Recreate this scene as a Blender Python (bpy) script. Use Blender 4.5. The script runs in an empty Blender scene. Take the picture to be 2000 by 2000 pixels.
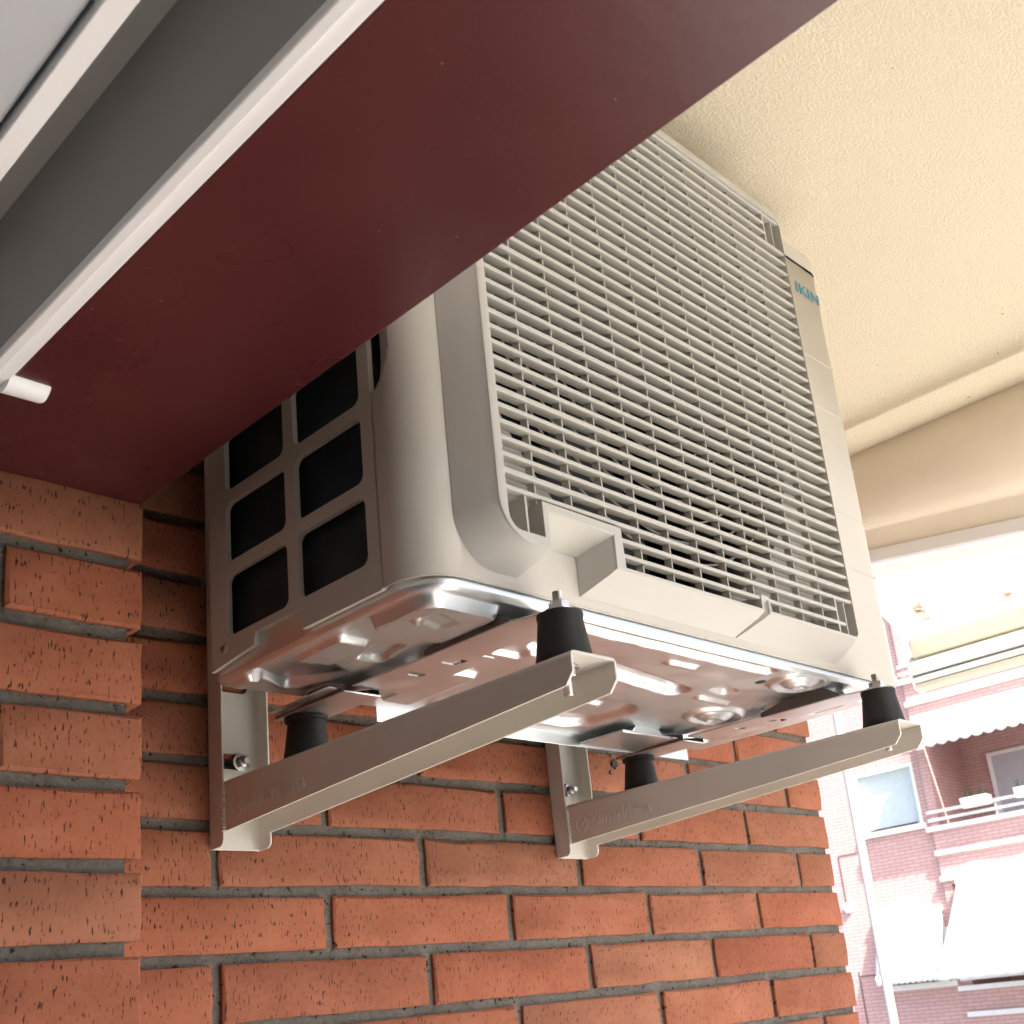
import bpy, bmesh, math, random
from mathutils import Vector, Matrix
from mathutils.geometry import tessellate_polygon
from mathutils import noise as mnoise
R = math.radians
random.seed(7)
scene = bpy.context.scene
COL = scene.collection

# ------------------------------------------------------------------ camera
cam_d = bpy.data.cameras.new('camera')
cam = bpy.data.objects.new('camera', cam_d); COL.objects.link(cam)
cam.matrix_world = Matrix(((0.693263, -0.150323, -0.704833, -0.765843),
                           (-0.713364, -0.282176, -0.641474, -0.954517),
                           (-0.102458, 0.947513, -0.302857, -0.511769),
                           (0, 0, 0, 1)))
cam_d.sensor_width = 36; cam_d.lens = 36*2272.516/2000
cam_d.shift_x = (1000-1061.7)/2000; cam_d.shift_y = (1245.44-1000)/2000
cam_d.clip_start = 0.02; cam_d.clip_end = 400
cam_d.dof.use_dof = True; cam_d.dof.focus_distance = 1.1; cam_d.dof.aperture_fstop = 22
scene.camera = cam

# ------------------------------------------------------------------ world, sun, exposure
SUN_AZ, SUN_EL = -109, 50          # direction the light comes from (degrees from +x, and above the horizon)
w = bpy.data.worlds.new('World'); scene.world = w; w.use_nodes = True
nt = w.node_tree; bg = nt.nodes['Background']
sky = nt.nodes.new('ShaderNodeTexSky'); sky.sky_type = 'NISHITA'; sky.sun_disc = False
sky.sun_elevation = R(SUN_EL); sky.sun_rotation = R(90-SUN_AZ); sky.dust_density = 4.0; sky.air_density = .8; sky.ozone_density = .6
nt.links.new(sky.outputs[0], bg.inputs[0]); bg.inputs[1].default_value = 0.15
sd = bpy.data.lights.new('sun', 'SUN'); sd.energy = 5.0; sd.angle = R(0.53); sd.color = (1, .955, .89)
sun = bpy.data.objects.new('sun', sd); COL.objects.link(sun)
sdir = Vector((math.cos(R(SUN_EL))*math.cos(R(SUN_AZ)), math.cos(R(SUN_EL))*math.sin(R(SUN_AZ)), math.sin(R(SUN_EL))))
sun.rotation_euler = sdir.to_track_quat('Z', 'Y').to_euler(); sun.location = sdir*30
scene.view_settings.view_transform = 'Standard'; scene.view_settings.look = 'None'
scene.view_settings.exposure = 1.88; scene.view_settings.gamma = 1; scene.view_settings.use_curve_mapping = False
scene.render.engine = 'CYCLES'
scene.cycles.max_bounces = 10; scene.cycles.diffuse_bounces = 6; scene.cycles.glossy_bounces = 5
scene.cycles.use_denoising = True; scene.cycles.sample_clamp_indirect = 8

# ------------------------------------------------------------------ materials
def newmat(name):
    m = bpy.data.materials.new(name); m.use_nodes = True
    return m, m.node_tree, m.node_tree.nodes['Principled BSDF']
def N(nt, t, **kw):
    n = nt.nodes.new(t)
    for k, v in kw.items():
        if k.startswith('i_'): n.inputs[k[2:].replace('_', ' ')].default_value = v
        else: setattr(n, k, v)
    return n
def coords(nt, scale=(1, 1, 1), rand=False):
    tc = N(nt, 'ShaderNodeTexCoord'); src = tc.outputs['Object']
    if rand:
        oi = N(nt, 'ShaderNodeObjectInfo'); mu = N(nt, 'ShaderNodeVectorMath', operation='SCALE'); cm = N(nt, 'ShaderNodeCombineXYZ')
        nt.links.new(oi.outputs['Random'], cm.inputs[0]); nt.links.new(oi.outputs['Random'], cm.inputs[2])
        nt.links.new(cm.outputs[0], mu.inputs[0]); mu.inputs['Scale'].default_value = 37.0
        ad = N(nt, 'ShaderNodeVectorMath', operation='ADD'); nt.links.new(src, ad.inputs[0]); nt.links.new(mu.outputs[0], ad.inputs[1]); src = ad.outputs[0]
    mp = N(nt, 'ShaderNodeMapping'); mp.inputs['Scale'].default_value = scale
    nt.links.new(src, mp.inputs[0]); return mp.outputs[0]
def noise(nt, vec, scale, detail=3, rough=.55):
    n = N(nt, 'ShaderNodeTexNoise'); n.inputs['Scale'].default_value = scale; n.inputs['Detail'].default_value = detail; n.inputs['Roughness'].default_value = rough
    nt.links.new(vec, n.inputs['Vector']); return n.outputs['Fac']
def ramp(nt, fac, stops):
    r = N(nt, 'ShaderNodeValToRGB'); e = r.color_ramp.elements
    while len(e) < len(stops): e.new(.5)
    for el, (p, c) in zip(e, stops):
        el.position = p; el.color = (c, c, c, 1) if isinstance(c, (int, float)) else (*c, 1)
    nt.links.new(fac, r.inputs[0]); return r.outputs[0]
def mix(nt, fac, a, b, mode='MIX'):
    m = N(nt, 'ShaderNodeMix', data_type='RGBA', blend_type=mode)
    for s, v in ((m.inputs[0], fac), (m.inputs[6], a), (m.inputs[7], b)):
        if hasattr(v, 'is_linked') or hasattr(v, 'links'): nt.links.new(v, s)
        elif isinstance(v, (int, float)): s.default_value = v
        else: s.default_value = (*v, 1)
    return m.outputs[2]
def bump(nt, h, strength, dist, bsdf):
    b = N(nt, 'ShaderNodeBump'); b.inputs['Strength'].default_value = strength; b.inputs['Distance'].default_value = dist
    nt.links.new(h, b.inputs['Height']); nt.links.new(b.outputs[0], bsdf.inputs['Normal'])
def paint(name, col, rough=.45, metal=0, var=.06, vscale=9, bscale=0, bstr=.1, bdist=.001, coat=0, spec=.5, rvar=0):
    m, nt, b = newmat(name)
    v = coords(nt); n = noise(nt, v, vscale, 4)
    c = mix(nt, ramp(nt, n, ((.3, 0.), (.7, 1.))), tuple(x*(1-var) for x in col), tuple(min(1, x*(1+var)) for x in col))
    nt.links.new(c, b.inputs['Base Color'])
    b.inputs['Roughness'].default_value = rough; b.inputs['Metallic'].default_value = metal
    b.inputs['Coat Weight'].default_value = coat; b.inputs['Specular IOR Level'].default_value = spec
    if rvar:
        n3 = noise(nt, v, vscale*2.3, 4); mr = N(nt, 'ShaderNodeMapRange'); nt.links.new(n3, mr.inputs[0]); mr.inputs[3].default_value = rough-rvar; mr.inputs[4].default_value = rough+rvar
        nt.links.new(mr.outputs[0], b.inputs['Roughness'])
    if bscale: bump(nt, noise(nt, v, bscale, 3), bstr, bdist, b)
    return m

def brick_mat():
    m, nt, b = newmat('clinker_brick')
    v = coords(nt, rand=True); oi = N(nt, 'ShaderNodeObjectInfo')
    n1 = noise(nt, v, 14, 5, .6); n2 = noise(nt, v, 120, 4, .7)
    base = ramp(nt, n1, ((.22, (.240, .080, .036)), (.5, (.305, .106, .050)), (.78, (.37, .150, .078))))
    hs = N(nt, 'ShaderNodeHueSaturation'); mr = N(nt, 'ShaderNodeMapRange'); mr.inputs[3].default_value = .84; mr.inputs[4].default_value = 1.12
    nt.links.new(oi.outputs['Random'], mr.inputs[0]); nt.links.new(mr.outputs[0], hs.inputs['Value'])
    fr = N(nt, 'ShaderNodeMath', operation='MULTIPLY'); fr.inputs[1].default_value = 7.31; nt.links.new(oi.outputs['Random'], fr.inputs[0])
    f2 = N(nt, 'ShaderNodeMath', operation='FRACT'); nt.links.new(fr.outputs[0], f2.inputs[0])
    mh = N(nt, 'ShaderNodeMapRange'); mh.inputs[3].default_value = .494; mh.inputs[4].default_value = .5025; nt.links.new(f2.outputs[0], mh.inputs[0]); nt.links.new(mh.outputs[0], hs.inputs['Hue'])
    ms_ = N(nt, 'ShaderNodeMapRange'); ms_.inputs[3].default_value = 1.04; ms_.inputs[4].default_value = .95; nt.links.new(f2.outputs[0], ms_.inputs[0]); nt.links.new(ms_.outputs[0], hs.inputs['Saturation']); nt.links.new(base, hs.inputs['Color'])
    c = mix(nt, ramp(nt, n2, ((.35, 0.), (.7, .35))), hs.outputs[0], (.36, .15, .095))
    # wire-cut slits and pits
    vs = coords(nt, (520, 60, 118), rand=True); sl = noise(nt, vs, 1.0, 1.5, .5)
    vp = coords(nt, (300, 60, 210), rand=True); pt = noise(nt, vp, 1.0, 2, .6)
    vc = noise(nt, v, 30, 2)
    slm = ramp(nt, sl, ((.62, 0.), (.665, 1.))); ptm = ramp(nt, pt, ((.68, 0.), (.725, 1.)))
    clm = ramp(nt, vc, ((.34, .15), (.50, 1.)))
    mk = mix(nt, 1.0, slm, clm, 'MULTIPLY'); mk = mix(nt, 1.0, mk, ptm, 'LIGHTEN')
    c = mix(nt, mk, c, (.05, .018, .012))
    # pale lime specks
    vw = coords(nt, (300, 100, 260), rand=True); wn = noise(nt, vw, 1.0, 2, .6)
    c = mix(nt, ramp(nt, wn, ((.745, 0.), (.77, .8))), c, (.55, .45, .38))
    nt.links.new(c, b.inputs['Base Color']); b.inputs['Roughness'].default_value = .78; b.inputs['Specular IOR Level'].default_value = .3
    inv = N(nt, 'ShaderNodeMath', operation='MULTIPLY_ADD'); nt.links.new(mk, inv.inputs[0]); inv.inputs[1].default_value = -1.0
    nt.links.new(n2, inv.inputs[2]); bump(nt, inv.outputs[0], .55, .0016, b)
    return m
def mortar_mat():
    m, nt, b = newmat('mortar')
    v = coords(nt); n1 = noise(nt, v, 26, 4); n2 = noise(nt, v, 190, 6, .75); n4 = noise(nt, v, 70, 3)
    c = mix(nt, ramp(nt, n1, ((.3, 0.), (.7, 1.))), (.105, .097, .078), (.25, .232, .192)); c = mix(nt, ramp(nt, n2, ((.35, 0.), (.7, .7))), c, (.32, .295, .25))
    hole = ramp(nt, noise(nt, v, 150, 3), ((.62, 0.), (.68, 1.))); c = mix(nt, hole, c, (.03, .026, .02))
    nt.links.new(c, b.inputs['Base Color']); b.inputs['Roughness'].default_value = .95
    ad = N(nt, 'ShaderNodeMath', operation='ADD'); nt.links.new(n2, ad.inputs[0]); nt.links.new(n4, ad.inputs[1])
    bump(nt, ad.outputs[0], 1.0, .006, b); return m
def stucco_mat():
    m, nt, b = newmat('ceiling_stucco')
    v = coords(nt); n1 = noise(nt, v, 2.3, 4); c = mix(nt, n1, (.675, .61, .455), (.745, .68, .515))
    vs = coords(nt, (1, 1.6, 1)); h = noise(nt, vs, 235, 4, .62)
    hr = ramp(nt, h, ((.38, 0.), (.62, 1.)))
    c = mix(nt, ramp(nt, h, ((.24, .8), (.33, 0.))), c, (.36, .27, .15))
    sp = ramp(nt, noise(nt, v, 75, 1), ((.805, 0.), (.825, .7))); c = mix(nt, sp, c, (.22, .15, .08))
    nt.links.new(c, b.inputs['Base Color']); b.inputs['Roughness'].default_value = .9
    bump(nt, hr, .5, .003, b); return m
def maroon_mat():
    m, nt, b = newmat('maroon_gloss_paint')
    v = coords(nt); n1 = noise(nt, v, 5, 4); c = mix(nt, n1, (.045, .0060, .0088), (.056, .0090, .0112))
    c = mix(nt, ramp(nt, noise(nt, v, 480, 3, .7), ((.3, 0.), (.7, .35))), c, (.090, .016, .020))
    sp = ramp(nt, noise(nt, v, 210, 1), ((.775, 0.), (.80, 1.))); c = mix(nt, sp, c, (.26, .11, .10))
    sm = ramp(nt, noise(nt, v, 11, 1), ((.2, 0.), (.95, .22))); c = mix(nt, sm, c, (.16, .05, .045))
    nt.links.new(c, b.inputs['Base Color']); b.inputs['Roughness'].default_value = .33
    mr = N(nt, 'ShaderNodeMapRange'); nt.links.new(noise(nt, v, 7, 2), mr.inputs[0]); mr.inputs[3].default_value = .22; mr.inputs[4].default_value = .33; nt.links.new(mr.outputs[0], b.inputs['Roughness'])
    bump(nt, noise(nt, v, 70, 3), .12, .001, b); return m
def galv_mat():
    m, nt, b = newmat('galvanised_steel')
    v = coords(nt); n1 = noise(nt, v, 16, 4); c = mix(nt, n1, (.68, .72, .73), (.81, .85, .86))
    nt.links.new(c, b.inputs['Base Color']); b.inputs['Metallic'].default_value = 1
    mr = N(nt, 'ShaderNodeMapRange'); nt.links.new(noise(nt, v, 30, 5), mr.inputs[0]); mr.inputs[3].default_value = .28; mr.inputs[4].default_value = .50; nt.links.new(mr.outputs[0], b.inputs['Roughness'])
    bump(nt, noise(nt, v, 26, 3), .05, .002, b); return m
def farbrick_mat(name, c1, c2, rot):
    m, nt, b = newmat(name)
    tc = N(nt, 'ShaderNodeTexCoord'); sx = N(nt, 'ShaderNodeSeparateXYZ'); cx = N(nt, 'ShaderNodeCombineXYZ')
    nt.links.new(tc.outputs['Object'], sx.inputs[0]); nt.links.new(sx.outputs[rot], cx.inputs[0]); nt.links.new(sx.outputs[2], cx.inputs[1])
    br = N(nt, 'ShaderNodeTexBrick'); nt.links.new(cx.outputs[0], br.inputs['Vector'])
    br.inputs['Color1'].default_value = (*c1, 1); br.inputs['Color2'].default_value = (*c2, 1); br.inputs['Mortar'].default_value = (.27, .17, .165, 1)
    br.inputs['Scale'].default_value = 1; br.inputs['Brick Width'].default_value = .25; br.inputs['Row Height'].default_value = .065; br.inputs['Mortar Size'].default_value = .006; br.inputs['Bias'].default_value = -.2
    v = coords(nt); n1 = noise(nt, v, .7, 4); c = mix(nt, n1, br.outputs['Color'], (.54, .34, .31)); 
    mm = N(nt, 'ShaderNodeMix', data_type='RGBA'); mm.inputs[0].default_value = .3; nt.links.new(br.outputs['Color'], mm.inputs[6]); nt.links.new(c, mm.inputs[7])
    nt.links.new(mm.outputs[2], b.inputs['Base Color']); b.inputs['Roughness'].default_value = .85
    bump(nt, br.outputs['Fac'], -.3, .006, b); return m
def fabric_mat():
    m, nt, b = newmat('stained_awning_cloth')
    v = coords(nt)
    n1 = noise(nt, v, 3, 3); c = mix(nt, n1, (.80, .77, .69), (.86, .84, .78))
    # rust-coloured stains, old water marks left in the cloth
    tc = N(nt, 'ShaderNodeTexCoord'); 
    def blob(cx, cy, sx, sy, rot):
        mp = N(nt, 'ShaderNodeMapping', vector_type='TEXTURE'); mp.inputs['Location'].default_value = (cx, cy, .13); mp.inputs['Rotation'].default_value = (0, 0, rot); mp.inputs['Scale'].default_value = (sx, sy, 1)
        nt.links.new(tc.outputs['Object'], mp.inputs[0]); ln = N(nt, 'ShaderNodeVectorMath', operation='LENGTH'); nt.links.new(mp.outputs[0], ln.inputs[0]); return ramp(nt, ln.outputs['Value'], ((.55, 1.), (1., 0.)))
    bl = blob(1.275, -.064, .105, .017, .24)
    bl = mix(nt, 1., bl, blob(1.318, -.214, .022, .014, .4), 'LIGHTEN')
    st = mix(nt, 1., bl, ramp(nt, noise(nt, v, 45, 8, .8), ((.28, 0.), (.58, 1.))), 'MULTIPLY')
    c = mix(nt, st, c, (.12, .048, .007))
    nt.links.new(c, b.inputs['Base Color']); b.inputs['Roughness'].default_value = .8
    tr = N(nt, 'ShaderNodeBsdfTranslucent'); nt.links.new(c, tr.inputs['Color'])
    ms = N(nt, 'ShaderNodeMixShader'); ms.inputs[0].default_value = .5
    nt.links.new(b.outputs[0], ms.inputs[1]); nt.links.new(tr.outputs[0], ms.inputs[2])
    nt.links.new(ms.outputs[0], nt.nodes['Material Output'].inputs[0]); return m

M = {}
M['brick'] = brick_mat(); M['mortar'] = mortar_mat(); M['stucco'] = stucco_mat(); M['maroon'] = maroon_mat(); M['galv'] = galv_mat()
M['cream'] = paint('cream_cabinet_paint', (.575, .55, .485), .38, var=.03, vscale=5)
M['grille'] = paint('ivory_plastic', (.535, .525, .475), .45, var=.03, vscale=6)
M['bracket'] = paint('grey_beige_powder_coat', (.68, .66, .60), .42, var=.03, vscale=14, bscale=900, bstr=.08, bdist=.0003)
M['rubber'] = paint('black_rubber', (.011, .0105, .010), .6, var=.3, vscale=40)
M['galv_shade'] = paint('galvanised_steel_shaded', (.17, .155, .145), .42, .7, var=.12, vscale=30)  # galvanised gussets, with the dark surroundings they mirror painted into the colour
M['zinc'] = paint('zinc_plated_steel', (.66, .65, .62), .3, 1, var=.1, vscale=60)
M['fin'] = paint('dark_coil_fins', (.022, .038, .046), .5, 0, var=.3, vscale=30, spec=.3)
M['fan'] = paint('dark_grey_fan_plastic', (.03, .03, .028), .5)
M['inner'] = paint('inner_shade_black', (.02, .02, .02), .7)  # near-black; shade of insides, gaps and holes put into the colour
M['blue'] = paint('teal_lettering', (.045, .25, .34), .4, var=.04)
M['white'] = paint('white_lacquered_aluminium', (.86, .885, .89), .3, var=.03)
M['greyslat'] = paint('grey_shutter_slat', (.30, .30, .29), .45, var=.05)
M['bluegrey'] = paint('pale_blue_grey_sash', (.52, .56, .59), .25, var=.05)
M['plaster'] = paint('pale_room_plaster', (.72, .71, .69), .9, var=.05, vscale=3, bscale=200)
M['tile'] = paint('pale_terrace_tile', (.60, .575, .53), .5, var=.1, vscale=4)
M['asphalt'] = paint('street_asphalt', (.16, .16, .16), .9, var=.2, vscale=.5, bscale=30)
M['pelmet'] = paint('tan_lacquered_pelmet', (.76, .69, .55), .24, var=.05, vscale=3, rvar=.03)
M['creamhem'] = paint('cream_awning_hem', (.74, .68, .50), .8)
M['rail'] = paint('pale_grey_aluminium', (.62, .63, .62), .4)
M['cloth'] = fabric_mat()
M['farbrick'] = farbrick_mat('rose_brick', (.57, .365, .34), (.51, .31, .29), 1)
M['farbrickside'] = farbrick_mat('rose_brick_return', (.54, .345, .32), (.48, .29, .27), 0)
M['farwhite'] = paint('white_facade_trim', (.78, .79, .77), .7, var=.04)
M['farcloth'] = paint('white_awning_canvas', (.82, .82, .78), .85, var=.03, vscale=1.5)
M['farshutter'] = paint('skylight_blue_roller_shutter', (.56, .635, .635), .55, var=.04)  # blue of skylight in the shade is put into this colour
M['farshutter_grey'] = paint('pale_grey_roller_shutter', (.50, .50, .54), .55, var=.04)
M['farglass'] = paint('dark_window_glass', (.03, .035, .04), .08, var=.2)
M['leaf'] = paint('balcony_plant_leaf', (.05, .10, .04), .6, var=.3, vscale=30)
M['polewhite'] = paint('off_white_pole_paint', (.46, .42, .385), .45, var=.05)
M['cable'] = paint('dark_seam', (.14, .10, .10), .8)

# ------------------------------------------------------------------ mesh helpers
class MB:
    def __init__(s): s.v = []; s.f = []
    def add(s, vs, fs):
        o = len(s.v); s.v += [tuple(p) for p in vs]; s.f += [tuple(i+o for i in f) for f in fs]; return s
    def box(s, x0, x1, y0, y1, z0, z1):
        vs = [(x, y, z) for x in (x0, x1) for y in (y0, y1) for z in (z0, z1)]
        return s.add(vs, [(0, 1, 3, 2), (4, 6, 7, 5), (0, 4, 5, 1), (2, 3, 7, 6), (0, 2, 6, 4), (1, 5, 7, 3)])
    def prism(s, poly, axis, a, b):
        f = {'x': lambda u, v, t: (t, u, v), 'y': lambda u, v, t: (u, t, v), 'z': lambda u, v, t: (u, v, t)}[axis]
        n = len(poly); vs = [f(u, v, a) for u, v in poly]+[f(u, v, b) for u, v in poly]
        fs = [(i, (i+1) % n, n+(i+1) % n, n+i) for i in range(n)]
        return s.add(vs, fs+[tuple(range(n))[::-1], tuple(range(n, 2*n))])
    def plate(s, outer, holes, axis, a, b):
        """flat plate with holes, between a and b along an axis"""
        f = {'x': lambda u, v, t: (t, u, v), 'y': lambda u, v, t: (u, t, v), 'z': lambda u, v, t: (u, v, t)}[axis]
        loops = [outer]+holes; flat = [p for l in loops for p in l]; n = len(flat)
        tris = tessellate_polygon([[Vector((u, v, 0)) for u, v in l] for l in loops])
        vs = [f(u, v, a) for u, v in flat]+[f(u, v, b) for u, v in flat]
        fs = [tuple(t) for t in tris]+[tuple(i+n for i in t[::-1]) for t in tris]
        o = 0
        for l in loops:
            m = len(l)
            for i in range(m): fs.append((o+i, o+(i+1) % m, n+o+(i+1) % m, n+o+i))
            o += m
        return s.add(vs, fs)
    def tube(s, p0, p1, r0, r1=None, n=16, cap=True):
        r1 = r0 if r1 is None else r1; p0 = Vector(p0); p1 = Vector(p1); d = (p1-p0).normalized()
        a = d.orthogonal().normalized(); b = d.cross(a); vs = []
        for p, r in ((p0, r0), (p1, r1)):
            for i in range(n): t = 2*math.pi*i/n; vs.append(p+a*(r*math.cos(t))+b*(r*math.sin(t)))
        fs = [(i, (i+1) % n, n+(i+1) % n, n+i) for i in range(n)]
        if cap: fs += [tuple(range(n))[::-1], tuple(range(n, 2*n))]
        return s.add(vs, fs)
    def lathe(s, c, prof, n=28, axis='z'):
        vs = []; cx, cy, cz = c
        for r, h in prof:
            for i in range(n):
                t = 2*math.pi*i/n; a, b = r*math.cos(t), r*math.sin(t)
                vs.append((cx+a, cy+b, cz+h) if axis == 'z' else ((cx+a, cy+h, cz+b) if axis == 'y' else (cx+h, cy+a, cz+b)))
        fs = []; m = len(prof)
        for j in range(m-1):
            for i in range(n): fs.append((j*n+i, j*n+(i+1) % n, (j+1)*n+(i+1) % n, (j+1)*n+i))
        fs += [tuple(range(n))[::-1], tuple(range((m-1)*n, m*n))]
        return s.add(vs, fs)
    def loft(s, rings, closed=True, cap=False):
        n = len(rings[0]); vs = [p for r in rings for p in r]; fs = []
        for j in range(len(rings)-1):
            for i in range(n if closed else n-1): fs.append((j*n+i, j*n+(i+1) % n, (j+1)*n+(i+1) % n, (j+1)*n+i))
        if cap: fs += [tuple(range(n))[::-1], tuple(range((len(rings)-1)*n, len(rings)*n))]
        return s.add(vs, fs)
    def mesh(s, name, merge=0, fix=True):
        me = bpy.data.meshes.new(name); me.from_pydata(s.v, [], s.f)
        bm = bmesh.new(); bm.from_mesh(me)
        if merge: bmesh.ops.remove_doubles(bm, verts=bm.verts, dist=merge)
        if fix: bmesh.ops.recalc_face_normals(bm, faces=bm.faces)
        bm.to_mesh(me); bm.free(); return me
    def build(s, name, mat, parent=None, bevel=0, segs=2, smooth=35, merge=0, fix=True):
        return link(name, s.mesh(name, merge, fix), mat, parent, bevel, segs, smooth)
def link(name, me, mat, parent=None, bevel=0, segs=2, smooth=35):
    o = bpy.data.objects.new(name, me); COL.objects.link(o)
    if mat is not None and not me.materials: me.materials.append(M[mat])
    if parent is not None: o.parent = parent
    if smooth:
        for p in me.polygons: p.use_smooth = True
        me.set_sharp_from_angle(angle=R(smooth))
    if bevel:
        b = o.modifiers.new('bevel', 'BEVEL'); b.width = bevel; b.segments = segs; b.limit_method = 'ANGLE'; b.angle_limit = R(40); b.harden_normals = False
    return o
def thing(name, label, cat, group=None, loc=(0, 0, 0)):
    o = bpy.data.objects.new(name, None); COL.objects.link(o); o.empty_display_size = .05; o.location = loc
    return tag(o, label, cat, group)
def tag(o, label, cat, group=None):
    o['label'] = label; o['category'] = cat
    if group: o['group'] = group
    return o
def struct(o): o['kind'] = 'structure'; return o
def rrect(u0, u1, v0, v1, r, n=5):
    pts = []
    for cx, cy, a0 in ((u1-r, v1-r, 0), (u0+r, v1-r, 90), (u0+r, v0+r, 180), (u1-r, v0+r, 270)):
        for i in range(n+1): t = R(a0+90*i/n); pts.append((cx+r*math.cos(t), cy+r*math.sin(t)))
    return pts
def arc(cx, cy, r, a0, a1, n):
    return [(cx+r*math.cos(R(a0+(a1-a0)*i/n)), cy+r*math.sin(R(a0+(a1-a0)*i/n))) for i in range(n+1)]
def text_mesh(txt, size, extrude, offset=0, shear=0, spacing=1.0):
    cu = bpy.data.curves.new('lettering', 'FONT'); cu.body = txt; cu.size = size; cu.extrude = extrude; cu.offset = offset; cu.shear = shear; cu.space_character = spacing
    cu.resolution_u = 4
    o = bpy.data.objects.new('lettering_tmp', cu); COL.objects.link(o)
    dg = bpy.context.evaluated_depsgraph_get(); me = bpy.data.meshes.new_from_object(o.evaluated_get(dg))
    bpy.data.objects.remove(o); return me

# ================================================================== SETTING
MB().box(-60, 60, -60, 60, -9.2, -9.0)
struct(MB().add([(-80, -80, -9), (80, -80, -9), (80, 80, -9), (-80, 80, -9)], [(0, 1, 2, 3)]).build('street', 'asphalt', fix=False))
struct(MB().box(-.338, 2.6, -3.6, .25, -2.35, -2.2).build('terrace_floor', 'tile'))  # unseen; extended past the slab edge to bounce sunlight up
# room behind the window, the wall the window sits in
rm = MB()
rm.box(-3.6, -3.5, -2.7, .35, -2.3, .6); rm.box(-3.5, -.34, .16, .26, -2.3, .6); rm.box(-3.5, -.34, -2.7, -2.6, -2.3, .6)
rm.box(-3.5, -.34, -2.6, .16, -2.35, -2.25); rm.box(-3.5, -.62, -2.6, .16, .25, .35)
struct(rm.build('room', 'plaster'))
hw = MB()
hw.box(-.60, -.3385, -2.6, -.002, .02, .3795)          # wall above the lintel
hw.box(-.60, -.338, -2.6, -1.75, -2.2, .02)
hw.box(-.60, -.338, -1.75, -.1395, -2.2, -1.25)        # below the window
struct(hw.build('house_wall', 'plaster'))
# ceiling: slab with a downstand along its outer edge
prof = [(-3.6, .38), (.795, .38), (.835, .3785), (.862, .3750), (.880, .3690), (.890, .3610), (.8945, .3540), (.8960, .3503), (.9000, .3497), (.9955, .3497), (.9985, .352), (.9985, .40), (1.05, .40), (1.05, .56), (-3.6, .56)]
cl = MB().prism(prof, 'y', -1.75, .25).build('ceiling', 'stucco', smooth=60); struct(cl)

# ------------------------------------------------------------------ brick walls
H = .06; Z0 = -.3799; BL = .2486; HX = -.1928; XE = .9005; JT = .0105
def brick_mesh(name, L, hgt, dep, seed):
    rnd = random.Random(seed); nx, nz = max(3, int(L/.035)), 3; out = []
    for i in range(nx): out.append((-L/2+L*i/nx, -hgt/2))
    for i in range(nz): out.append((L/2, -hgt/2+hgt*i/nz))
    for i in range(nx): out.append((L/2-L*i/nx, hgt/2))
    for i in range(nz): out.append((-L/2, hgt/2-hgt*i/nz))
    n = len(out); r0, r1, r2 = [], [], []
    for u, v in out:
        ju, jv = rnd.gauss(0, .0005), rnd.gauss(0, .0006); c = .0016+abs(rnd.gauss(0, .0008))
        if rnd.random() < .07: c += rnd.uniform(.001, .003)
        su = -1 if u > L/2-.001 else (1 if u < -L/2+.001 else 0); sv = -1 if v > hgt/2-.001 else (1 if v < -hgt/2+.001 else 0)
        r0.append((u+ju, dep, v+jv)); r1.append((u+ju, c*.8, v+jv)); r2.append((u+ju+su*c, rnd.uniform(-.0004, .0003), v+jv+sv*c))
    mb = MB().loft([r0, r1, r2]); mb.add(r2, [tuple(range(n))]); mb.add(r0, [tuple(range(n))[::-1]])
    return mb.mesh(name, merge=1e-6)
cache = {}
def brick(parent, L, x, y, z, rz=0, rnd=random):
    key = round(L, 4)
    if key not in cache: cache[key] = [brick_mesh('brick', L, H-JT, .055, i*17+int(L*1e4)) for i in range(5)]
    me = rnd.choice(cache[key]); o = link('brick', me, 'brick', parent, smooth=40)
    o.location = (x, y+rnd.uniform(-.001, .0008), z+rnd.uniform(-.0006, .0006)); o.rotation_euler = (rnd.uniform(-.004, .004), rnd.uniform(-.003, .003), rz+rnd.uniform(-.003, .003)); return o
bw = thing('brick_wall', 'red clinker brick wall with grey mortar joints behind the air conditioner', 'wall')
rb = random.Random(3)
MB().box(-.60, XE-.005, .0058, .12, -2.2, .3795).build('mortar', 'mortar', bw)
nlo = int((-2.2-Z0)/H); nhi = int((.38-Z0)/H)
for i in range(nlo, nhi+1):
    zc = Z0+H*(i+.5)
    if zc+H/2 > .381 or zc-H/2 < -2.2: continue
    off = HX if i % 2 == 0 else HX+BL/2
    xs = [off+BL*k for k in range(-2, 6)]; xs = [-.46]+[x for x in xs if -.44 < x < XE-.03]+[XE+JT/2]
    if zc < -1.3: xs = [x for x in xs]
    for a, b in zip(xs[:-1], xs[1:]):
        L = b-a-JT
        if L > .02: brick(bw, L, (a+b)/2, 0, zc, 0, rb)
rh = random.Random(5)
def scar(cx, cz, r, mat_, y):
    pts = [(cx+r*rh.uniform(.65, 1.2)*math.cos(2*math.pi*i/16), cz+r*rh.uniform(.6, 1.25)*math.sin(2*math.pi*i/16)) for i in range(16)]
    MB().prism(pts, 'y', y, .004).build('dark_drill_disc', mat_, bw, smooth=0)
scar(.391, -.2182, .0062, 'inner', -.0022); scar(.383, -.2300, .0030, 'cable', -.0020); scar(.388, -.2070, .0022, 'cable', -.0020)  # flat dark discs on the brick face, shade of the hole painted in
pier = thing('window_pier', 'brick jamb of the window at the left under the maroon lintel', 'pier')
PY, PX, ZS = -.1391, -.3378, -.0863
MB().box(-.598, PX-.0105, PY+.0062, -.0005, -2.2, ZS-.001).build('mortar', 'mortar', pier)
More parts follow.
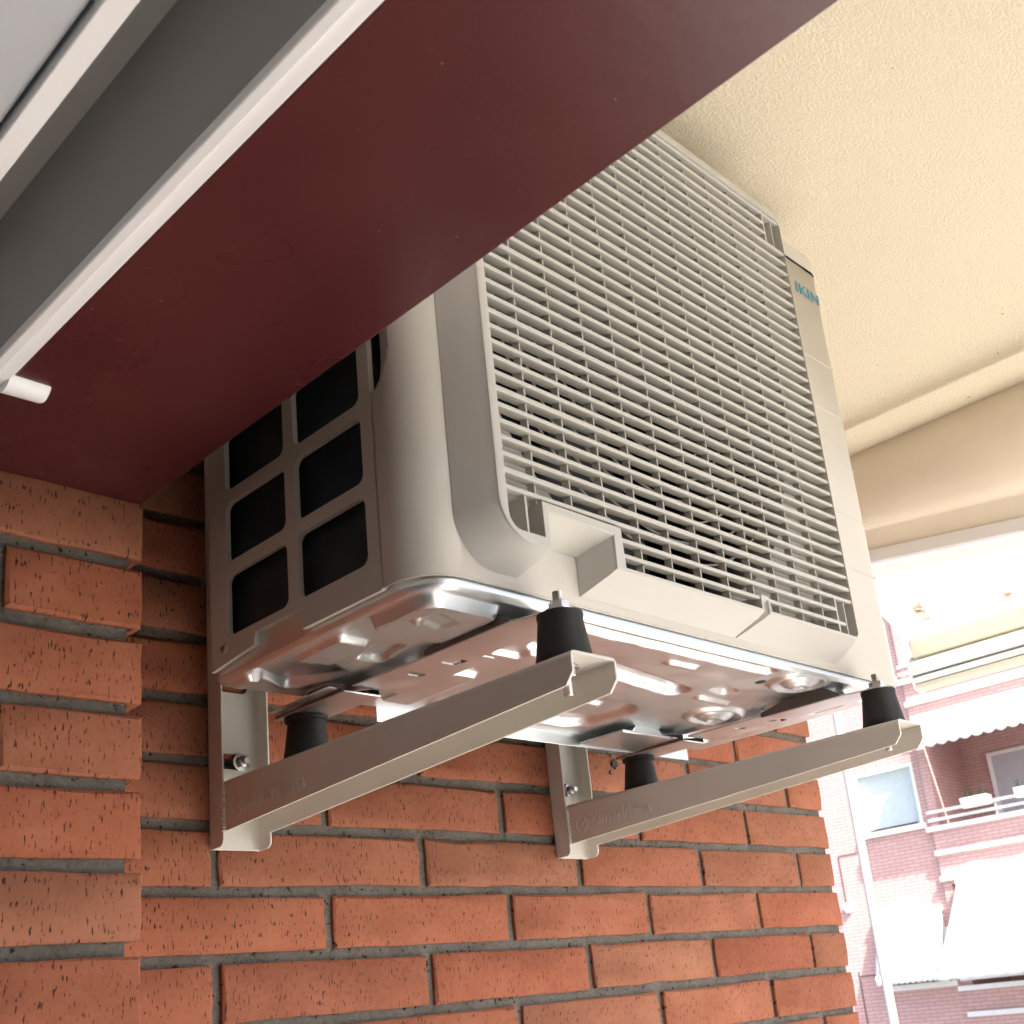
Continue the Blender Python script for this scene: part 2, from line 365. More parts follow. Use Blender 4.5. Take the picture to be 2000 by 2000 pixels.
for i in range(-30, 6):
    zc = Z0+H*(i+.5)
    if zc+H/2 > ZS+.012 or zc < -2.17: continue
    hgt_fix = zc
    L1 = .1065 if i % 2 == 1 else .236
    if i == 4: hgt_fix = zc-.0006
    brick(pier, L1, PX-L1/2, PY, hgt_fix, 0, rb)
    a = PX-L1-JT
    if a-.12 > -.60: brick(pier, a+.598, (a-.598)/2, PY, hgt_fix, 0, rb)
    # return of the pier towards the terrace
    o = brick(pier, .118, PX-.0005, PY/2-.0115+.012, hgt_fix, R(90), rb)
    o.scale = (1, .6, .97)
# ------------------------------------------------------------------ lintel
lt = MB().box(-.4975, PX-.0005, -2.3, -.001, ZS, .0195).build('window_lintel', 'maroon', bevel=.0015)
tag(lt, 'glossy maroon painted lintel over the window opening, crossing the top left', 'lintel')

# ------------------------------------------------------------------ roller shutter and window head
sh = thing('roller_shutter', 'raised roller shutter with white bottom bar and grey slats, at the top left', 'shutter')
for k in range(2):
    z0 = -.083+k*.118
    p = [(-.5140, z0), (-.5060, z0+.001), (-.5052, z0+.060), (-.5060, z0+.116), (-.5140, z0+.117), (-.5146, z0+.060)]
    MB().prism(p, 'y', -1.74, -.16).build('slat', 'greyslat', sh, smooth=50)
bb = MB().prism([(-.5155, -.0905), (-.5085, -.0915), (-.5080, -.0885), (-.4985, -.0890), (-.4980, -.0640), (-.5055, -.0635), (-.5055, -.0840), (-.5155, -.0840)], 'y', -1.74, -.16)
bb.build('bottom_bar', 'white', sh, bevel=.0012, segs=3)
st = MB().lathe((-.4985, -.262, -.0815), [(.0065, -.002), (.0120, -.001), (.0117, .024), (.0110, .0260), (.009, .0268)], 24, 'x').build('stop', 'white', sh, smooth=50)
wf = thing('window_frame', 'white aluminium window head with pale blue-grey sash at the top left corner', 'window frame')
MB().prism([(-.5885, -.0880), (-.5762, -.0872), (-.5755, -.055), (-.577, -.02), (-.5885, -.02)], 'y', -1.75, -.139).build('head_rail', 'white', wf, bevel=.001)
MB().prism([(-.628, -.0855), (-.5895, -.0835), (-.5895, -.03), (-.628, -.03)], 'y', -1.75, -.139).build('sash_rail', 'bluegrey', wf, bevel=.003)
MB().prism([(-.70, -.097), (-.6295, -.0905), (-.6295, -.03), (-.70, -.03)], 'y', -1.75, -.139).build('sash_rail', 'bluegrey', wf, bevel=.006)
MB().box(-.70, -.50, -1.75, -.139, .18, .2).build('shutter_box', 'inner', wf)  # box, lid and side: shade inside the box painted near-black
MB().box(-.604, -.5175, -1.75, -.139, .16, .175).build('box_lid', 'inner', wf)
MB().box(-.606, -.5895, -1.75, -.139, -.029, .16).build('box_side', 'inner', wf)

# ================================================================== AIR CONDITIONER OUTDOOR UNIT
XL, XR, YB, YF, ZB, ZT = -.2776, .398, -.140, -.410, -.2215, .3175
ac = thing('air_conditioner', 'cream outdoor air conditioner unit with slatted grille on two wall brackets', 'air conditioner')
# side panel with two columns of openings
def chain_plate(parent):
    outer = [(YB, ZB-.001), (-.2035, -.2165), (-.2055, -.2065), (-.2660, -.2065), (-.2680, -.2230), (-.3630, -.2232), (-.3640, -.2222), (-.3640, .2915), (YB, .2915)]
    holes = []
    for r in range(7):
        z0 = -.1990+.0644*r
        holes.append(rrect(-.2522, -.1662, z0, z0+.0527, .0075)); holes.append(rrect(-.3508, -.2662, z0, z0+.0527, .0075))
    sp = MB().plate(outer, holes, 'x', XL, XL+.0045).build('side_panel', 'cream', parent, bevel=.0016, segs=3, smooth=40)
    return sp
side = chain_plate(ac)
MB().lathe((XL-.0015, -.1608, -.2075), [(.0030, .003), (.0048, .0022), (.0050, .0008), (.0040, -.0008), (.0018, -.001), (.0016, .0006)], 18, 'x').build('screw', 'zinc', side)
# heat-exchanger coil: along the left side and the back, dark fins
coil = MB().box(XL+.012, XL+.032, -.358, YB-.006, -.213, .285); coil.box(XL+.033, XR-.02, YB-.030, YB-.006, -.213, .285)
coil.build('coil', 'fin', ac)
# casing: left wrap, front plate with round opening, right wrap
cs = MB(); RC = .034; RC2 = .022; ZC = .2913
left = [(XL, -.3655)]+arc(XL+RC, YF+RC, RC, 180, 270, 10)+[(-.240, YF)]
right = [(XR-.045, YF)]+arc(XR-RC2, YF+RC2, RC2, 270, 360, 8)+[(XR, YB)]
cs.loft([[(x, y, ZB) for x, y in right], [(x, y, ZC) for x, y in right]], closed=False)
leftd = [(XL, -.3655-.0105*i/6) for i in range(6)]+arc(XL+RC, YF+RC, RC, 180, 270, 30)+[(-.240, YF)]
def scoop(x, y, z):
    q = math.hypot((y+.3655)/.021, (z+.022)/.046); d = .014*max(0, 1-q**2.2)**.5 if q < 1 else 0
    return (x+d, y+d*.2, z)
zrow = [ZB, -.12]+[-.075+.0022*i for i in range(50)]+[.06, .15, ZC]
cs.loft([[scoop(x, y, z) for x, y in leftd] for z in zrow], closed=False)
FC = (.005, .035); FR = .225
n = 64; ring = [(FC[0]+FR*math.cos(2*math.pi*i/n), FC[1]+FR*math.sin(2*math.pi*i/n)) for i in range(n)]
outer = [(-.240, ZB), (XR-.045, ZB), (XR-.045, ZC), (-.240, ZC)]
tr = tessellate_polygon([[Vector((u, v, 0)) for u, v in outer], [Vector((u, v, 0)) for u, v in ring]])
cs.add([(u, YF, v) for u, v in outer+ring], [tuple(t) for t in tr])
bm_out = [(FC[0]+FR*math.cos(2*math.pi*i/n), YF, FC[1]+FR*math.sin(2*math.pi*i/n)) for i in range(n)]
bm_in = [(FC[0]+(FR-.006)*math.cos(2*math.pi*i/n), YF+.05, FC[1]+(FR-.006)*math.sin(2*math.pi*i/n)) for i in range(n)]
cs.loft([bm_out, bm_in])
casing = cs.build('casing', 'cream', ac, merge=1e-5, smooth=40)
hem = left+right; inn = [(XL+.0022, -.3655)]+[(x, y+.0022) for x, y in hem[1:-1]]+[(XR-.0022, YB)]
MB().loft([[(x, y, ZB-.0001) for x, y in hem], [(x, y, ZB-.0009) for x, y in hem], [(x, y, ZB-.0009) for x, y in inn], [(x, y, ZB-.0001) for x, y in inn]], closed=False).build('hem', 'cream', casing, smooth=40)
sm = casing.modifiers.new('thick', 'SOLIDIFY'); sm.thickness = .0012; sm.offset = -1
MB().box(XL+.005, XR-.003, YB-.004, YB, ZB, .2913).build('back_panel', 'inner', ac)
# top cover with its shadow gap
tc_ = [(XL-.0008, YB+.001)]+arc(XL+RC, YF+RC, RC+.0008, 180, 270, 10)+arc(XR-RC2, YF+RC2, RC2+.0008, 270, 360, 8)+[(XR+.0008, YB+.001)]
tcm = MB()
top_in = [(x+(.004 if x < 0 else -.004), y+(.004 if y < -.2 else 0)) for x, y in tc_]
tcm.loft([[(x, y, .2942) for x, y in tc_], [(x, y, ZT-.004) for x, y in tc_], [(x*.998, y*.998, ZT-.001) for x, y in tc_], [(x, y, ZT) for x, y in top_in]])
tcm.add([(x, y, ZT) for x, y in top_in], [tuple(range(len(top_in)))])
tcm.build('top_cover', 'cream', ac, smooth=40)
MB().box(XL+.02, XR-.012, YF+.012, YB, .2850, .3000).build('gap_shade_fill', 'inner', ac)  # near-black filler, paints the shade seen in the gap under the cover
# pressed ridges on the right-hand strip of the casing
for zr in (-.0985, -.0325, .0322, .098, .164):
    a, b = Vector((.300, YF+.0013, zr)), Vector((.381, YF+.0013, zr)); MB().tube(a, b, .0016, n=10).build('ridge', 'cream', casing)
    MB().lathe((.3822, YF, zr), [(.0005, -.0009), (.0017, -.0006), (.0020, .0003)], 14, 'y').build('dimple', 'cream', casing)
# maker's lettering
for txt, xa, xb in (('DA', .2930, .3200), ('IKIN', .3318, .3822)):
    tm = text_mesh(txt, .0185, .0003, .00035, 0, 1.10)
    xs = [v.co.x for v in tm.vertices]; ys_ = [v.co.y for v in tm.vertices]; wx = max(xs)-min(xs); hy = max(ys_)-min(ys_)
    lo = link('lettering', tm, 'blue', ac, smooth=0); lo.rotation_euler = (R(90), 0, 0)
    s1 = (xb-xa)/wx; s2 = .0134/hy; lo.scale = (s1, s2, 1); lo.location = (xa-min(xs)*s1, YF-.0004, .2504-min(ys_)*s2)

# ---------------------------------------------------------------- grille
YG = -.440
gr = MB()
def bl_arc(cx, cz, r, n=8): return arc(cx, cz, r, 180, 270, n)
front, base = [], []
def both(f, b): front.extend(f); base.extend(b)
both(bl_arc(-.2305+.032, -.199+.032, .032), bl_arc(-.2475+.038, -.2125+.038, .038))
both([(-.1805, -.199), (-.1800, -.1695), (-.1080, -.1710), (-.1085, -.199)], [(-.1895, -.2125), (-.1890, -.1800), (-.1215, -.1820), (-.1215, -.2145)])
both([(.0925, -.199), (.0932, -.186), (.1008, -.186), (.1016, -.199)], [(.0835, -.2150), (.0843, -.2130), (.0857, -.2130), (.0865, -.2150)])
both(arc(.262-.009, -.199+.009, .009, 270, 360, 5), arc(.268-.012, -.2155+.012, .012, 270, 360, 5))
both(arc(.262-.012, .303-.012, .012, 0, 90, 5), arc(.268-.014, .306-.014, .014, 0, 90, 5))
both(arc(-.2305+.03, .303-.03, .03, 90, 180, 6), arc(-.2475+.034, .306-.034, .034, 90, 180, 6))
mid = [((f[0]*.8+b[0]*.2), (f[1]*.8+b[1]*.2)) for f, b in zip(front, base)]
def ring3(pts, y): return [(x, y, z) for x, z in pts]
cxm = .015
def shrink(pts, d):
    out = []; n = len(pts)
    for i, (x, z) in enumerate(pts):
        a, b = pts[i-1], pts[(i+1) % n]; t = Vector((b[0]-a[0], b[1]-a[1])); t.normalize()
        out.append((x-t.y*d, z+t.x*d))
    return out
fr_in = shrink(front, .0020); fr_m = shrink(front, .0006)
gr.loft([ring3(base, YF-.0003), ring3(mid, YF-.024), ring3(front, YG+.0022), ring3(fr_m, YG+.0006), ring3(fr_in, YG)])
OL, OR_, OT, OB = -.2222, .2597, .2935, -.1957
opening = bl_arc(OL+.012, -.1905+.012, .012, 5)+[(-.1865, -.1905), (-.1865, -.1620), (-.0985, -.1628), (-.0975, OB), (.0900, OB), (.0910, -.1820), (.1035, -.1820), (.1045, OB)]
opening += arc(OR_-.006, OB+.006, .006, 270, 360, 4)+arc(OR_-.010, OT-.010, .010, 0, 90, 4)+arc(OL+.02, OT-.02, .02, 90, 180, 5)
tr = tessellate_polygon([[Vector((u, v, 0)) for u, v in fr_in], [Vector((u, v, 0)) for u, v in opening]])
gr.add([(u, YG, v) for u, v in fr_in+opening], [tuple(t) for t in tr])
op_b = shrink(opening, -.0004)
gr.loft([ring3(opening, YG), ring3(op_b, YF-.001)])
grille = gr.build('grille', 'grille', ac, merge=1e-6, smooth=24)
# slats: one by one
SP = .01319; SZ = -.0394
def slat(n_):
    z = SZ+SP*n_; wide = (n_ % 5 == 2); th = .0038 if wide else .0029
    x0, x1 = OL-.0008, OR_+.0008
    if n_ <= -10: x0, x1 = -.0985, (.2405 if n_ == -11 else .226)
    if n_ in (23, 24): x1 = .2265
    if n_ == 25: x1 = .2597
    y0 = YG+.0012; d = .0124 if wide else .0117
    p = [(y0, z-th*.5), (y0+.0006, z-th*.5-.0004), (y0+d, z-th*.1+.0012), (y0+d, z+th*.28+.0012), (y0+.0010, z+th*.5+.0003), (y0, z+th*.5-.0002)]
    mb = MB().prism(p, 'x', x0, x1)
    return mb.build('slat', 'grille', grille, smooth=0)
for n_ in range(-11, 26): slat(n_)
# upright ribs between the slats
for k in range(11):
    x = -.1868+.0393*k; lo_ = OB-.001 if x > -.0975 else -.1625
    if .088 < x < .106: lo_ = -.1825
    MB().box(x-.0007, x+.0007, YG+.0050, YG+.0120, lo_, OT+.001).build('rib', 'grille', grille, smooth=0)
# pocket walls at the corners
MB().box(.2262, .2285, YG+.0015, YF-.002, OB-.001, SZ-9*SP).build('pocket_wall', 'grille', grille)
MB().box(.2262, .2285, YG+.0015, YF-.002, SZ+22.2*SP, OT+.001).build('pocket_wall', 'grille', grille)
MB().box(-.2005, -.1985, YG+.004, YF-.002, -.1905, -.1590).build('pocket_wall', 'grille', grille)
MB().box(.2470, .2485, YG+.004, YF-.002, OB-.001, SZ-9*SP).build('pocket_wall', 'grille', grille)
MB().box(.2470, .2485, YG+.004, YF-.002, SZ+22.2*SP, OT+.001).build('pocket_wall', 'grille', grille)
for z0, z1, x0, x1 in ((OB-.001, SZ-9*SP, .2286, OR_), (SZ+22.2*SP, OT, .2286, OR_)):
    MB().box(x0, x1, YF-.006, YF-.003, z0, z1).build('pocket_back', 'grille', grille)
MB().box(OL, -.1866, YF-.006, YF-.003, -.1905, -.158).build('pocket_back', 'grille', grille)
# fan behind the grille
fan = MB().lathe((FC[0], YF+.012, FC[1]), [(.02, -.012), (.045, -.006), (.048, .05), (.045, .06)], 32, 'y').build('fan', 'fan', ac)
for b_ in range(3):
    rings = []
    for j in range(9):
        rr = .04+(.208-.04)*j/8; rg = []
        for i in range(7):
            u = i/6-.5; ang = 2*math.pi*b_/3+u*(1.35-.25*j/8)+.25*j/8
            rg.append((FC[0]+rr*math.cos(ang), YF+.032+u*.055+.006*math.sin(j), FC[1]+rr*math.sin(ang)))
        rings.append(rg)
    bo = MB().loft(rings, closed=False).build('blade', 'fan', fan, fix=False); q = bo.modifiers.new('t', 'SOLIDIFY'); q.thickness = .003
# wire guard behind the slats
for k in range(9):
    rr = .035+.02*k; MBt = MB(); c = [(FC[0]+rr*math.cos(2*math.pi*i/40), YF-.002, FC[1]+rr*math.sin(2*math.pi*i/40)) for i in range(41)]
    rings = []
    for i in range(40):
        t = 2*math.pi*i/40; rings.append([(FC[0]+(rr+.0011*math.cos(a))*math.cos(t), YF-.0045+.0011*math.sin(a), FC[1]+(rr+.0011*math.cos(a))*math.sin(t)) for a in [2*math.pi*q/6 for q in range(6)]])
    rings.append(rings[0]); MBt.loft(rings).build('guard_ring', 'grille', grille)

# ---------------------------------------------------------------- galvanised base pan
def sstep(a, b, x):
    t = max(0, min(1, (x-a)/(b-a))); return t*t*(3-2*t)
def cap_d(x, y, ax, ay, bx, by):
    dx, dy = bx-ax, by-ay; t = max(0, min(1, ((x-ax)*dx+(y-ay)*dy)/(dx*dx+dy*dy))); return math.hypot(x-ax-t*dx, y-ay-t*dy)
def rect_d(x, y, cx, cy, hx, hy, r, rot=0):
    c, s = math.cos(rot), math.sin(rot); u, v = (x-cx)*c+(y-cy)*s, -(x-cx)*s+(y-cy)*c
    qx, qy = abs(u)-hx+r, abs(v)-hy+r; return math.hypot(max(qx, 0), max(qy, 0))+min(max(qx, qy), 0)-r
def pad(x, y, cx, cy, hx, hy, r, h, wdt=.005, rot=0): return h*(1-sstep(-wdt, 0, rect_d(x, y, cx, cy, hx, hy, r, rot)))
def emboss(x, y):
    e = .0050*(1-sstep(.0035, .0080, cap_d(x, y, -.115, -.393, .165, -.391)))
    e += .0080*(1-sstep(.007, .015, cap_d(x, y, -.085, -.335, .130, -.306)))
    e += pad(x, y, .085, -.205, .075, .050, .030, .0085, .012, .12)
    e += pad(x, y, .085, -.205, .040, .022, .016, -.0040, .006, .12)
    for cx, cy in ((.227, -.385), (.251, -.262)):
        d = math.hypot((x-cx)*.72, y-cy)
        e += -.0042*(1-sstep(.026, .030, d))+.0040*math.exp(-((d-.019)/.003)**2)-.003*math.exp(-((d-.008)/.0026)**2)
    e += pad(x, y, -.2290, -.3620, .037, .036, .010, -.0095, .0045)
    e += .0110*(1-sstep(.007, .014, math.hypot(x+.182, y+.343)))
    e += pad(x, y, -.2330, -.3700, .016, .010, .004, .0025, .003, .3)
    e += pad(x, y, -.2275, -.1950, .034, .034, .008, .0075, .005, .5)
    e += pad(x, y, -.2450, -.2600, .016, .030, .006, -.0050, .004)
    e += pad(x, y, -.2060, -.2700, .013, .022, .005, .0055, .004, -.2)
    e += pad(x, y, -.2600, -.1600, .010, .016, .004, -.0045, .004)
    e += pad(x, y, -.110, -.215, .020, .050, .010, -.0050, .004)
    e += pad(x, y, -.105, -.330, .018, .024, .006, .0045, .004)
    e += pad(x, y, -.020, -.250, .030, .012, .005, .0050, .004, .15)
    e += pad(x, y, -.030, -.170, .040, .010, .005, -.0040, .004)
    e += pad(x, y, .060, -.365, .022, .006, .004, -.0030, .003)
    e += pad(x, y, .175, -.330, .018, .010, .005, .0045, .004, .2)
    e += pad(x, y, .195, -.300, .030, .006, .004, -.0035, .003, .1)
    e += pad(x, y, .322, -.345, .045, .045, .012, -.0060, .005)
    e += pad(x, y, .322, -.345, .022, .022, .008, .0045, .005)
    e += pad(x, y, .330, -.215, .035, .05, .012, .0060, .006)
    e += -.0030*(1-sstep(.0035, .006, math.hypot(x+.2474, y+.366)))
    e += .0016*mnoise.noise((x*13, y*13, 1.3))+.0005*mnoise.noise((x*45, y*45, 4.1))
    return e
PX0, PX1, PY0, PY1, PZ = XL+.0045, XR-.005, YF+.0035, -.1335, -.231
nx, ny = 300, 126; pan = MB(); vs = []
CORN = ((PX0+.031, PY0+.031, .031, -1, -1), (PX1-.019, PY0+.019, .019, 1, -1), (PX0+.012, PY1-.012, .012, -1, 1), (PX1-.012, PY1-.012, .012, 1, 1))
def clampr(x, y):
    for cx, cy, r, sx, sy in CORN:
        if (x-cx)*sx > 0 and (y-cy)*sy > 0:
            d = math.hypot(x-cx, y-cy)
            if d > r: return cx+(x-cx)*r/d, cy+(y-cy)*r/d, 0.0
            return x, y, r-d
    return x, y, min(x-PX0, PX1-x, y-PY0, PY1-y)
for j in range(ny+1):
    for i in range(nx+1):
        x, y, ed = clampr(PX0+(PX1-PX0)*i/nx, PY0+(PY1-PY0)*j/ny)
        f = sstep(.002, .012, ed); r_ = .004*(1-math.sqrt(max(0, 1-(1-min(1, ed/.004))**2)))
        vs.append((x, y, PZ+emboss(x, y)*f+r_))
fs = [(j*(nx+1)+i, j*(nx+1)+i+1, (j+1)*(nx+1)+i+1, (j+1)*(nx+1)+i) for j in range(ny) for i in range(nx)]
pan.add(vs, fs)
loop = arc(CORN[0][0], CORN[0][1], .031, 180, 270, 8)+arc(CORN[1][0], CORN[1][1], .019, 270, 360, 6)+arc(CORN[3][0], CORN[3][1], .012, 0, 90, 4)+arc(CORN[2][0], CORN[2][1], .012, 90, 180, 4)
pan.loft([[(x, y, PZ+.004) for x, y in loop], [(x, y, -.2060) for x, y in loop]])
basepan = pan.build('base_pan', 'galv', ac, smooth=50, merge=2e-5)
MB().box(PX0+.17, PX1-.02, PY1+.0005, PY1+.0019, -.2435, -.222).build('rear_hem', 'galv', basepan, bevel=.0006)
for x, y, r in ((.186, -.366, .0055),):
    MB().lathe((x, y, PZ+.0005), [(r, .001), (r*.96, -.0009)], 20).build('dark_drain_disc', 'inner', basepan)  # dark disc on the pan, with a hole's shade as its colour
MB().box(.176, .260, -.196, -.134, -.2415, -.2385).build('bracket_plate', 'galv', basepan, bevel=.001)
MB().prism([(.196, -.2385), (.252, -.2385), (.240, -.228), (.208, -.228)], 'y', -.192, -.138).build('bracket_block', 'galv', basepan, bevel=.001)
# foot rails under the pan
FX = (-.1750, .2875); FYF, FYR = -.4345, -.1240; ZP = -.2437
for xc in FX:
    fr_ = MB()
    tip = [(xc+.0105*math.cos(R(t)), FYF+.0105*math.sin(R(t))) for t in range(180, 361, 20)]
    fr_.prism([(xc-.0195, -.318), (xc-.0195, -.405), (xc-.0150, -.416)]+tip+[(xc+.0150, -.416), (xc+.0195, -.405), (xc+.0195, -.318)], 'z', ZP-.0016, ZP)
    frail = fr_.build('foot_rail', 'galv', basepan, bevel=.0006)
    cp = MB().plate([(xc-.006, -.320), (xc+.045, -.320), (xc+.045, -.205), (xc-.010, -.205)], [rrect(xc+.008, xc+.024, -.262, -.253, .0044), rrect(xc+.012, xc+.028, -.300, -.291, .003)], 'z', -.2398, -.2384).build('plate', 'galv', frail)
    MB().box(xc-.0195, xc+.0195, -.206, FYR+.0195, ZP-.0016, ZP).build('rear_plate', 'galv', frail, bevel=.0006)
    for sx in (-.0197, .0183):
        MB().prism([(-.309, ZP-.0006), (-.309, ZP+.004), (-.335, -.2345), (-.352, -.2322), (-.386, -.2322), (-.402, ZP+.0022), (-.404, ZP-.0006)], 'x', xc+sx, xc+sx+.0014).build('gusset', 'galv_shade', frail, smooth=0)
        MB().prism([(-.205, ZP-.0006), (-.205, -.2385), (-.180, -.2330), (-.156, -.2330), (-.143, ZP+.002), (-.106, ZP+.001), (-.106, ZP-.0006)], 'x', xc+sx, xc+sx+.0014).build('gusset', 'galv_shade', frail, smooth=0)
    MB().box(xc-.0305, xc-.0199, -.200, -.110, ZP+.0020, ZP+.0034).build('rear_lip', 'galv', frail, bevel=.0005)

# ------------------------------------------------------------------ wall brackets
X1, DX = -.1989, .4625; AW, RW = .0477, .0514; ZTA, ZB0, ZB1 = -.2825, -.3295, -.3062; YA0, YA1 = -.0236, -.4603
def bracket(xo, label):
    root = thing('wall_bracket', label, 'bracket', 'wall brackets carrying the air conditioner', (xo, 0, -.343))
    root_off = Vector((-xo, 0, .343))
    def put(o): o.location = root_off; return o
    x0, x1 = xo, xo+RW; zt, zb = .055, -.3430
    slots = [rrect(xo+.0075, xo+.0420, zc-.0075, zc+.0075, .0074) for zc in (-.259, -.1835, -.09, -.01)]
    web = MB().plate([(x0+.001, zb), (x1-.001, zb), (x1-.001, zt), (x0+.001, zt)], slots, 'y', -.0042, -.0022)
    wo = put(web.build('rail', 'bracket', root, bevel=.0004))
    fl = [(-.0006, zb), (YA0+.005, zb+.0005), (YA0+.0012, zb+.003), (YA0, zb+.007), (YA0, zt), (-.0006, zt)]
    for a, b in ((x0, x0+.0020), (x1-.0020, x1)):
        put(MB().prism(fl, 'x', a, b).build('flange', 'bracket', root, bevel=.0005))
    # inner fillets where web and flanges bend
    for s, xa in ((1, x0+.002), (-1, x1-.002)):
        pts = [(xa, -.0042), (xa, -.0115)]+[(xa+s*.0075*(1-math.sin(t)), -.0042-.0075*(1-math.cos(t))) for t in [R(10*i) for i in range(9, -1, -1)][1:]]
        pts = [(xa, -.0042), (xa, -.0117)]+[(xa+s*.0075*(1-math.cos(R(15*i))), -.0117+.0075*math.sin(R(15*i))) for i in range(1, 7)]
        put(MB().prism(pts, 'z', zb+.001, zt).build('bend', 'bracket', root, smooth=60))
    # arm: inverted channel with tapering, chamfered cheeks
    ax0, ax1 = xo+.0012, xo+.0012+AW
    chk = [(YA0-.0002, ZTA-.004), (YA0-.0002, ZB0), (-.4530, ZB1), (-.4592, -.2990), (YA1, -.2975), (YA1, ZTA-.004)]
    ins = [(ax0, ZTA-.004)]; sec = []
    arm = MB()
    for a, b in ((ax0, ax0+.0022), (ax1-.0022, ax1)): arm.prism(chk, 'x', a, b)
    capo = [(ax0, ZTA-.004)]+[(ax0+.004*(1-math.cos(R(t))), ZTA-.004+.004*math.sin(R(t))) for t in (22, 45, 68, 90)]+[(ax1-.004*(1-math.cos(R(t))), ZTA-.004+.004*math.sin(R(t))) for t in (90, 68, 45, 22)]+[(ax1, ZTA-.004)]
    capi = [(x*1, z-.0022) for x, z in capo]
    capi = [(min(max(x, ax0+.0022), ax1-.0022), min(z, ZTA-.0022)) for x, z in capo]
    arm.prism(capo+capi[::-1], 'y', YA0-.0002, YA1)
    put(arm.build('arm', 'bracket', root, smooth=40))
    # weld beads
    wd = MB(); 
    for i in range(16):
        z = ZTA-.007-i*.0026; wd.lathe((ax0-.0003, YA0-.0004+.0005*math.sin(i*2.1), z), [(.0004, -.0016), (.0024, -.0008), (.0024, .0008), (.0004, .0016)], 8)
    put(wd.build('weld', 'bracket', root, smooth=60))
    # pressed maker's mark
    t = text_mesh('Zimarklima', .0200, .0010, .0003, 0, 1.02)
    lo = link('lettering', t, 'bracket', root, smooth=0); lo.matrix_local = Matrix.Translation(Vector((ax0-.0001, -.0575, -.3128)) + root_off) @ Matrix(((0, 0, -1, 0), (-1, 0, 0, 0), (0, 1, 0, 0), (0, 0, 0, 1))) @ Matrix.Rotation(R(-1.2), 4, 'Z')
    em = MB(); c = (-.0455, -.3095)
    nn = 28; em.plate([(c[0]+.0093*math.cos(2*math.pi*i/nn), c[1]+.0093*math.sin(2*math.pi*i/nn)) for i in range(nn)], [[(c[0]+.0078*math.cos(2*math.pi*i/nn), c[1]+.0078*math.sin(2*math.pi*i/nn)) for i in range(nn)]], 'x', ax0-.0009, ax0+.0002)
    u, v = c; zz = [(u+.0045, v+.0052), (u-.0050, v+.0052), (u-.0050, v+.0036), (u+.0018, v-.0036), (u-.0045, v-.0036), (u-.0045, v-.0052), (u+.0050, v-.0052), (u+.0050, v-.0036), (u-.0018, v+.0036), (u+.0045, v+.0036)]
    em.plate(zz, [], 'x', ax0-.0009, ax0+.0002); put(em.build('emblem', 'bracket', root, smooth=0))
    # wall anchors in the slots
    for zc in (-.259,):
        an = MB().lathe((xo+.033, -.0040, zc), [(.0088, .0012), (.0088, -.0004), (.0050, -.0006)], 20, 'y')
        an.lathe((xo+.033, -.0046, zc), [(.0058, .0004), (.0058, -.0040), (.0048, -.0046)], 6, 'y'); an.tube((xo+.033, -.008, zc), (xo+.033, -.014, zc), .003, n=10)
        put(an.build('anchor_bolt', 'zinc', root))
    return root
bracket(X1, 'grey beige steel wall bracket under the openings side of the unit, nearer to the window')
bracket(X1+DX, 'grey beige steel wall bracket farther from the window, under the right end of the unit')

# ------------------------------------------------------------------ rubber feet
def foot(x, y, front, label):
    o = thing('rubber_foot', label, 'rubber foot', 'rubber feet on the bracket arms', (x, y, ZTA)); hgt = (ZP-.0016)-ZTA
    MB().lathe((0, 0, .0002), [(.0198, 0), (.0208, .002), (.0200, .006), (.0166, hgt-.007), (.0166, hgt-.005)]+([(.0190, hgt-.0042), (.0192, hgt-.0012)] if not front else [(.0170, hgt-.003), (.0168, hgt-.001)])+[(.012, hgt-.0004)], 36).build('cone', 'rubber', o, smooth=40)
    z0 = hgt+.0018
    MB().lathe((0, 0, z0), [(.0105, 0), (.0105, .0012), (.0060, .0013)], 24).build('washer', 'zinc', o)
    MB().lathe((0, 0, z0+.0014), [(.0060, 0), (.0074, .0007), (.0074, .0052), (.0060, .0060)], 6).build('nut', 'zinc', o, smooth=20)
    pr = []; zz = z0+.0062; top = z0+.0145 if front else z0+.011
    while zz < top: pr += [(.0034, zz), (.0039, zz+.0005)]; zz += .001
    MB().lathe((0, 0, 0), pr+[(.0028, top+.0006)], 16).build('stud', 'zinc', o, smooth=60)
    lw = MB().lathe((0, 0, -.0046), [(.0095, 0), (.0095, .0014), (.004, .0015)], 24); lw.lathe((0, 0, -.0100), [(.0062, 0), (.0068, .0006), (.0068, .0046), (.0062, .0052)], 6)
    pr = []; zz = -.024
    while zz < -.0101: pr += [(.0030, zz), (.0036, zz+.0006)]; zz += .0012
    lw.lathe((0, 0, 0), pr, 14); lw.build('lower_nut', 'zinc', o, smooth=30)
    return o
foot(FX[0], FYF, True, 'black rubber foot with nut on top, at the outer end of the nearer bracket')
foot(FX[1], FYF, True, 'black rubber foot with nut on top, at the outer end of the farther bracket')
foot(FX[0], FYR, False, 'black rubber foot close to the wall on the nearer bracket')
foot(FX[1], FYR, False, 'black rubber foot close to the wall on the farther bracket')

